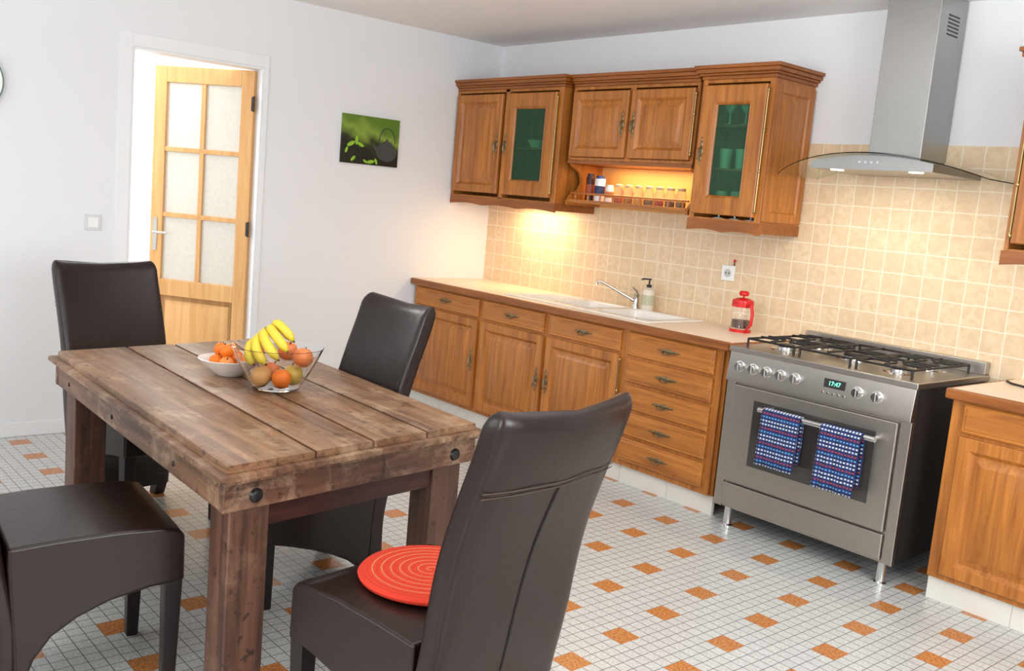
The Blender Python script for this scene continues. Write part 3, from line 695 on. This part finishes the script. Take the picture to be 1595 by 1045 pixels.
# ---------------------------------------------------------------- hood
hd=thing('cooker_hood','steel chimney cooker hood with curved glass canopy over the cooker','cooker hood',(3.115,-.2,1.70))
MB().box(2.985,3.232,-.250,-.0085,1.75,CE-.001).build('chimney',steel_h,hd,bevel=.003)
gm=MB()
for k in range(6): gm.box(3.2325,3.234,-.175,-.075,2.31+k*.016,2.316+k*.016)
gm.build('vent_grille',iron_dark,hd)
def zg(x): return 1.768-.09*((x-3.115)/.5)**2
n=24
top=[(2.83+.57*k/n) for k in range(n+1)]
pts=[(x,zg(x)-.006) for x in top]+[(x,1.70) for x in reversed(top)]
MB().ext(pts,'y',-.46,-.009).build('canopy_body',steel_h,hd)
gl=MB(); loops=[]
for k in range(33):
    x=2.60+1.0*k/32; t=(x-3.115)/.5; yf=-.51+.13*t*t*abs(t); z_=zg(x)
    loops.append([(x,yf,z_),(x,-.012,z_),(x,-.012,z_+.004),(x,yf,z_+.004)])
gl.loft(loops).build('glass_canopy',canopy_glass,hd)
for x in (2.93,3.30): MB().lathe([(0,-.001),(.028,-.001),(.03,.0),(.03,.0005),(0,.0005)],(x,-.40,1.6985),20).build('lamp',lamp_e,hd)
for k in range(4): MB().lathe([(0,0),(.006,0),(.006,.003),(0,.003)],(3.07+k*.028,-.46,1.732),10,'y').build('button',steel_l,hd)

o=MB().tube([(3.70,-.16,WT+.005),(3.74,-.21,WT+.005),(3.80,-.235,WT+.005),(3.90,-.225,WT+.005),(4.05,-.18,WT+.005),(4.3,-.2,WT+.005)],.005,6).build('power_cable',iron_dark,None,org=(4,-.15,WT)); tag(o,'thin black power cable lying on the right worktop','cable')

# ---------------------------------------------------------------- dining table
TN=Vector((3.215,-3.375,0)); TL=Vector((-1,.035,0)); TS=Vector((-.145,.985,0)); LT,ST=1.585,.888
def TM(v): p=TN+TL*v[0]+TS*v[1]; return (p.x,p.y,v[2])
tb=thing('dining_table','rustic dark brown plank dining table with thick square legs','table',TM((LT/2,ST/2,0)))
m=MB(); rg=random.Random(3)
wd=[0,.27,.47,.675,ST]
def wavy(m,l0,l1,s0,s1,z0,z1,amp,steps=26):
    loops=[]
    for k in range(steps+1):
        l=l0+(l1-l0)*k/steps; a=rg.uniform(-amp,amp); b=rg.uniform(-amp,amp); c=rg.uniform(-amp,0)*.5
        loops.append([(l,s0+a,z0),(l,s1+b,z0),(l,s1+b-.002,z1-.002+c*.5),(l,s1+b-.006,z1+c),(l,s0+a+.006,z1+c),(l,s0+a+.002,z1-.002+c*.5)])
    m.loft(loops)
for a,b in zip(wd,wd[1:]): wavy(m,0+rg.uniform(0,.004),LT-rg.uniform(0,.006),a+.0035,b-.0035,.730,.75,.0013)
m.build('tabletop',tw_x,tb,fn=TM,ang=50)
m=MB(); wavy(m,-.024,LT+.024,-.024,ST+.024,.715,.7295,.002,40); wavy(m,-.004,LT+.004,-.004,ST+.004,.701,.7148,.0015,40); m.build('top_moulding',tw_e,tb,fn=TM,ang=50)
MB().box(.004,.034,-.002,ST+.002,.628,.7005).build('apron',tw_y,tb,bevel=.004,fn=TM)
MB().box(LT-.034,LT-.004,-.002,ST+.002,.628,.7005).build('apron',tw_y,tb,bevel=.004,fn=TM)
MB().box(.035,LT-.035,0,.03,.628,.7005).build('apron',tw_e,tb,bevel=.004,fn=TM)
MB().box(.035,LT-.035,ST-.03,ST,.628,.7005).build('apron',tw_e,tb,bevel=.004,fn=TM)
MB().box(.045,.075,.15,ST-.15,.56,.70).build('under_rail',red_rail,tb,fn=TM)
MB().box(LT-.075,LT-.045,.15,ST-.15,.56,.70).build('under_rail',red_rail,tb,fn=TM)
for a in (.035,LT-.155):
    for b in (.031,ST-.151):
        MB().box(a,a+.12,b,b+.12,0,.700).build('leg',tw_z,tb,bevel=.006,seg=3,fn=TM)
for s_ in (.09,ST-.09):
    p=Vector(TM((.004,s_,.662))); MB().lathe([(.019,0),(.019,.003),(.014,.010),(0,.014)],(0,0,0),16,'y').build('bolt',iron_dark,tb,fn=lambda v:(p.x-v[1],p.y+v[0],p.z+v[2]))
for l_ in (.35,.9,1.4):
    p=Vector(TM((l_,0,.662))); MB().lathe([(.008,0),(.008,.002),(.006,.004),(0,.005)],(0,0,0),12,'y').build('bolt',iron_dark,tb,fn=lambda v:(p.x+v[0],p.y+v[1],p.z+v[2]))

# ---------------------------------------------------------------- chair (local faces +x)
def interp(tab,z):
    for i,((z0,a0),(z1,a1)) in enumerate(zip(tab,tab[1:])):
        if z<=z1:
            p0=tab[max(i-1,0)]; p3=tab[min(i+2,len(tab)-1)]
            m0=(a1-p0[1])/(z1-p0[0]) if z1!=p0[0] else 0; m1=(p3[1]-a0)/(p3[0]-z0)
            h=z1-z0; t=max(0,(z-z0)/h)
            return (2*t**3-3*t*t+1)*a0+(t**3-2*t*t+t)*h*m0+(-2*t**3+3*t*t)*a1+(t**3-t*t)*h*m1
    return tab[-1][1]
CXT=[(.05,-.178),(.26,-.172),(.43,-.200),(.58,-.226),(.70,-.255),(.82,-.298),(.93,-.345),(1.04,-.385)]
ZT=1.018
def make_chair(deep=False):
    r=thing('dining_chair','','chair')
    if deep: low=[(.268,.235),(.18,.215),(.08,.185),(.0,.155),(-.06,.125),(-.10,.10),(-.125,.08),(-.145,.08)]
    else: low=[(.270,.335),(.18,.328),(.08,.308),(.0,.275),(-.06,.235),(-.10,.18),(-.125,.11),(-.145,.11)]
    prof=[(.250,.484),(.268,.465)]+low+[(-.165,.44),(-.165,.484),(-.05,.492),(.1,.496),(.2,.493)]
    MB().ext(prof,'y',-.226,.226).build('seat',leather,r,bevel=.014,seg=3,org=(0,0,0))
    loops=[]; zs=[.06,.08]+[.11+.03*k for k in range(29)]+[ZT-.036,ZT-.02,ZT-.01,ZT-.003,ZT]
    n=44
    for z_ in zs:
        ht=.034; hw=.226; z0=ZT-.045
        if z_>z0: q=max(0,1-((z_-z0)/.0455)**2)**.5; ht=.034*max(q,.2); hw=.226-.018*(1-q)
        cx=interp(CXT,z_); lp=[]
        for k in range(n):
            a=2*PI*k/n
            ca,sa=math.cos(a),math.sin(a)
            x=ht*math.copysign(abs(ca)**.35 if abs(ca)>1e-6 else 0,ca); y=hw*math.copysign(abs(sa)**(.16) if abs(sa)>1e-6 else 0,sa)
            w=max(0,min(1,(z_-.5)/.5))
            lp.append((cx+x+.035*w*(y/.228)**2,y,z_+.016*max(0,(z_-.8)/.2)*(y/.228)**2))
        loops.append(lp)
    b=MB().loft(loops).build('backrest',leather,r,org=(0,0,0),ang=60)
    def rear(y,z_):
        w=max(0,min(1,(z_-.5)/.5)); return (interp(CXT,z_)-.0345+.035*w*(y/.228)**2,y,z_+.016*max(0,(z_-.8)/.2)*(y/.228)**2)
    MB().tube([rear(-.222+.444*k/16,.845) for k in range(17)],.0012,6).build('stitching',stitch,b)
    MB().tube([rear(-.222+.444*k/16,.856) for k in range(17)],.0012,6).build('stitching',stitch,b)
    MB().tube([rear(0,.1+.74*k/16) for k in range(17)],.0028,6).build('seam',seam_m,b)
    for s in (-1,1):
        MB().loft([[ (x,y*s,z_) for x,y in ((xa-h,ya-h),(xa+h,ya-h),(xa+h,ya+h),(xa-h,ya+h))] for xa,ya,h,z_ in ((.238,.2,.017,0),(.242,.198,.024,.345))]).build('leg',darkwood,r,bevel=.003,org=(0,0,0))
        pf=[(-.206,.12),(-.145,.12),(-.16,.05),(-.18,0),(-.228,0),(-.214,.06)]
        MB().ext(pf,'y',s*.223,s*.173).build('leg',leather,r,bevel=.006,org=(0,0,0))
    return r
ch=make_chair(); chd=make_chair(True)
G='leather dining chairs around the table'
labs=[('high-backed brown leather chair with a red round cushion, back to the camera',(3.572,-2.99),math.radians(188)),
('brown leather chair at the far left end of the table, near the open door',(1.41,-2.915),math.radians(10)),
('brown leather chair on the cabinet side of the table, behind the fruit bowl',(2.31,-2.64),math.radians(-92)),
('brown leather chair cut off at the lower left, only its seat in view',(2.64,-3.575),math.radians(84))]
for i,(lb,(x,y),rz) in enumerate(labs):
    o=ch if i==0 else (chd if i==2 else copy_tree(ch))
    o.location=(x,y,0); o.rotation_euler=(0,0,rz); tag(o,lb,'chair',G)
cc=(3.515,-2.965,.4975)
o=MB().lathe([(0,0),(.165,0),(.177,.005),(.180,.012),(.174,.019),(.10,.022),(0,.023)],(0,0,0),48).build('seat_cushion',spiral_mat(),None)
o.location=cc; tag(o,'round red seat cushion with pale spiral lines on leather chair','cushion')

# ---------------------------------------------------------------- fruit
TZ=.7505
BC=Vector((2.455,-2.862,TZ)); RR=Vector((.65,.76,0)); FF=Vector((.755,-.656,0))
gb=MB().lathe([(0,0),(.068,0),(.078,.006),(.105,.05),(.132,.10),(.152,.145),(.149,.146),(.129,.102),(.102,.053),(.075,.012),(0,.010)],tuple(BC),48).build('glass_fruit_bowl',glass,None,org=tuple(BC))
tag(gb,'large clear glass bowl of mixed fruit on the table','bowl')
WB=Vector((2.195,-2.905,TZ))
wbw=MB().lathe([(0,0),(.045,0),(.05,.004),(.09,.035),(.110,.058),(.106,.059),(.087,.039),(.05,.010),(0,.008)],tuple(WB),40).build('shallow_bowl',ceramic,None,org=tuple(WB))
tag(wbw,'shallow white bowl of tangerines behind the glass bowl','bowl')
def fruit(name,c,r,mt,lab,cat,grp=None,flat=.93,st=True):
    o=MB().lathe([(0,-r*flat*.9),(r*.3,-r*flat*.95),(r*.7,-r*flat*.75),(r*.95,-r*flat*.3),(r,0.05*r),(r*.93,r*flat*.4),(r*.68,r*flat*.8),(r*.3,r*flat*.95),(r*.08,r*flat*.86),(0,r*flat*.82)],tuple(c),22).build(name,mt,None,org=tuple(c),ang=180)
    tag(o,lab,cat,grp)
    if st: MB().tube([(c[0],c[1],c[2]+r*.75),(c[0]+r*.1,c[1],c[2]+r*1.12)],.0022,6).build('stem',stem_m,o)
    o.rotation_euler=(random.uniform(-.5,.5),random.uniform(-.5,.5),0)
def at(r,f,z_): return BC+RR*r+FF*f+Vector((0,0,z_))
fruit('orange',at(.028,.042,.045),.032,orange_m,'orange at the front bottom of the glass bowl','orange',st=False)
fruit('onion',at(-.042,.03,.046),.034,onion_m,'pale brown onion at the bottom left of the glass bowl','onion')
fruit('apple',at(.05,-.03,.048),.034,apple_g,'greenish yellow apple at the right bottom of the glass bowl','apple')
fruit('apple',at(-.03,-.045,.048),.034,apple_r,'red apple low at the back of the glass bowl','apple')
fruit('apple',at(-.082,-.02,.112),.035,apple_r,'red and yellow apple at the left rim of the glass bowl','apple')
fruit('apple',at(.086,.0,.112),.034,apple_r,'red apple at the right rim of the glass bowl','apple')
fruit('apple',at(.015,-.085,.115),.034,apple_r,'red apple at the back rim of the glass bowl','apple')
bl=['lowest','second lowest','middle','second highest','highest']
# a hand of bananas: stems together at upper left, tips fanned down to the lower right, each curved
BP=[((-.058,.040,.182),(-.098,.062,.128),(-.054,.084,.094)),
    ((-.050,.028,.194),(-.070,.088,.150),(-.012,.101,.101)),
    ((-.042,.014,.203),(-.040,.090,.184),(.026,.097,.118)),
    ((-.034,-.002,.209),(-.012,.068,.212),(.050,.076,.143)),
    ((-.026,-.018,.213),(.006,.032,.236),(.060,.042,.173))]
for i in range(5):
    P0,PC,P1=[at(*q) for q in BP[i]]
    pts=[];rs=[]
    for k in range(15):
        s=k/14; pts.append(P0*(1-s)**2+PC*2*s*(1-s)+P1*s*s)
        rs.append(.005 if s<.08 else (.005+ (.0115)*min(1,(s-.08)/.2) if s<.85 else .0165-.0105*((s-.85)/.15)**1.5))
    o=MB().tube(pts,rs,7).build('banana',banana_m,None,org=tuple(P0),ang=180)
    tag(o,bl[i]+' yellow banana of the bunch in the glass bowl','banana','bananas of the bunch')
    MB().tube([pts[-1],pts[-1]+(pts[-1]-pts[-2])*.6],[.0045,.003],6).build('tip',stem_m,o)
def wat(r,f,z_): return WB+RR*r+FF*f+Vector((0,0,z_))
for i,(r,f,z_,l) in enumerate(((-.045,.01,.044,'tangerine at the left of the white bowl'),(.0,.045,.044,'tangerine at the front of the white bowl'),(.045,.0,.044,'tangerine at the right of the white bowl'),(0,-.045,.044,'tangerine at the back of the white bowl'),(-.005,.018,.086,'tangerine on top of the pile in the white bowl'),(-.045,-.04,.078,'tangerine high at the back left of the white bowl'))):
    fruit('tangerine',wat(r,f,z_),.0265,orange_m if i not in(1,) else peach_m,l,'tangerine','tangerines in the white bowl')

# ---------------------------------------------------------------- lights
def area(name,loc,rot,sx_,sy_,e,col=(1,1,1)):
    l=bpy.data.lights.new(name,'AREA'); l.shape='RECTANGLE'; l.size=sx_; l.size_y=sy_; l.energy=e; l.color=col
    o=bpy.data.objects.new(name,l); C.objects.link(o); o.location=loc; o.rotation_euler=rot; return o
cool=(.96,.98,1.0)
area('window_light_front_a',(1.7,YF+.03,1.55),(PI/2,0,0),1.7,1.2,32,cool)
area('window_light_front_b',(4.6,YF+.03,1.55),(PI/2,0,0),1.9,1.2,78,cool)
area('window_light_right',(XR-.03,-3.1,1.55),(PI/2,0,PI/2),1.9,1.2,90,cool)
area('added_ceiling_fill',(3.8,-2.8,1.95),(PI,0,0),2.8,2.8,58,(.97,.98,1))  # unseen uplight with no real fixture, added to brighten the ceiling
area('hall_light',(-1.2,-2.2,CE-.05),(0,0,0),1.4,2.4,115,(1,.99,.97))
area('under_cabinet_light',(.62,-.14,1.40),(0,0,0),.45,.05,4.8,(1,.72,.40))
area('shelf_light',(1.56,-.16,1.682),(0,0,0),.6,.05,3.2,(1,.68,.34))
for x in (2.93,3.30): area('hood_light',(x,-.40,1.69),(0,0,0),.05,.05,1.7,(1,.90,.72))
w=bpy.data.worlds.new('world'); sc.world=w; w.use_nodes=True
bg=w.node_tree.nodes['Background']; bg.inputs[0].default_value=(.9,.94,1,1); bg.inputs[1].default_value=1.0
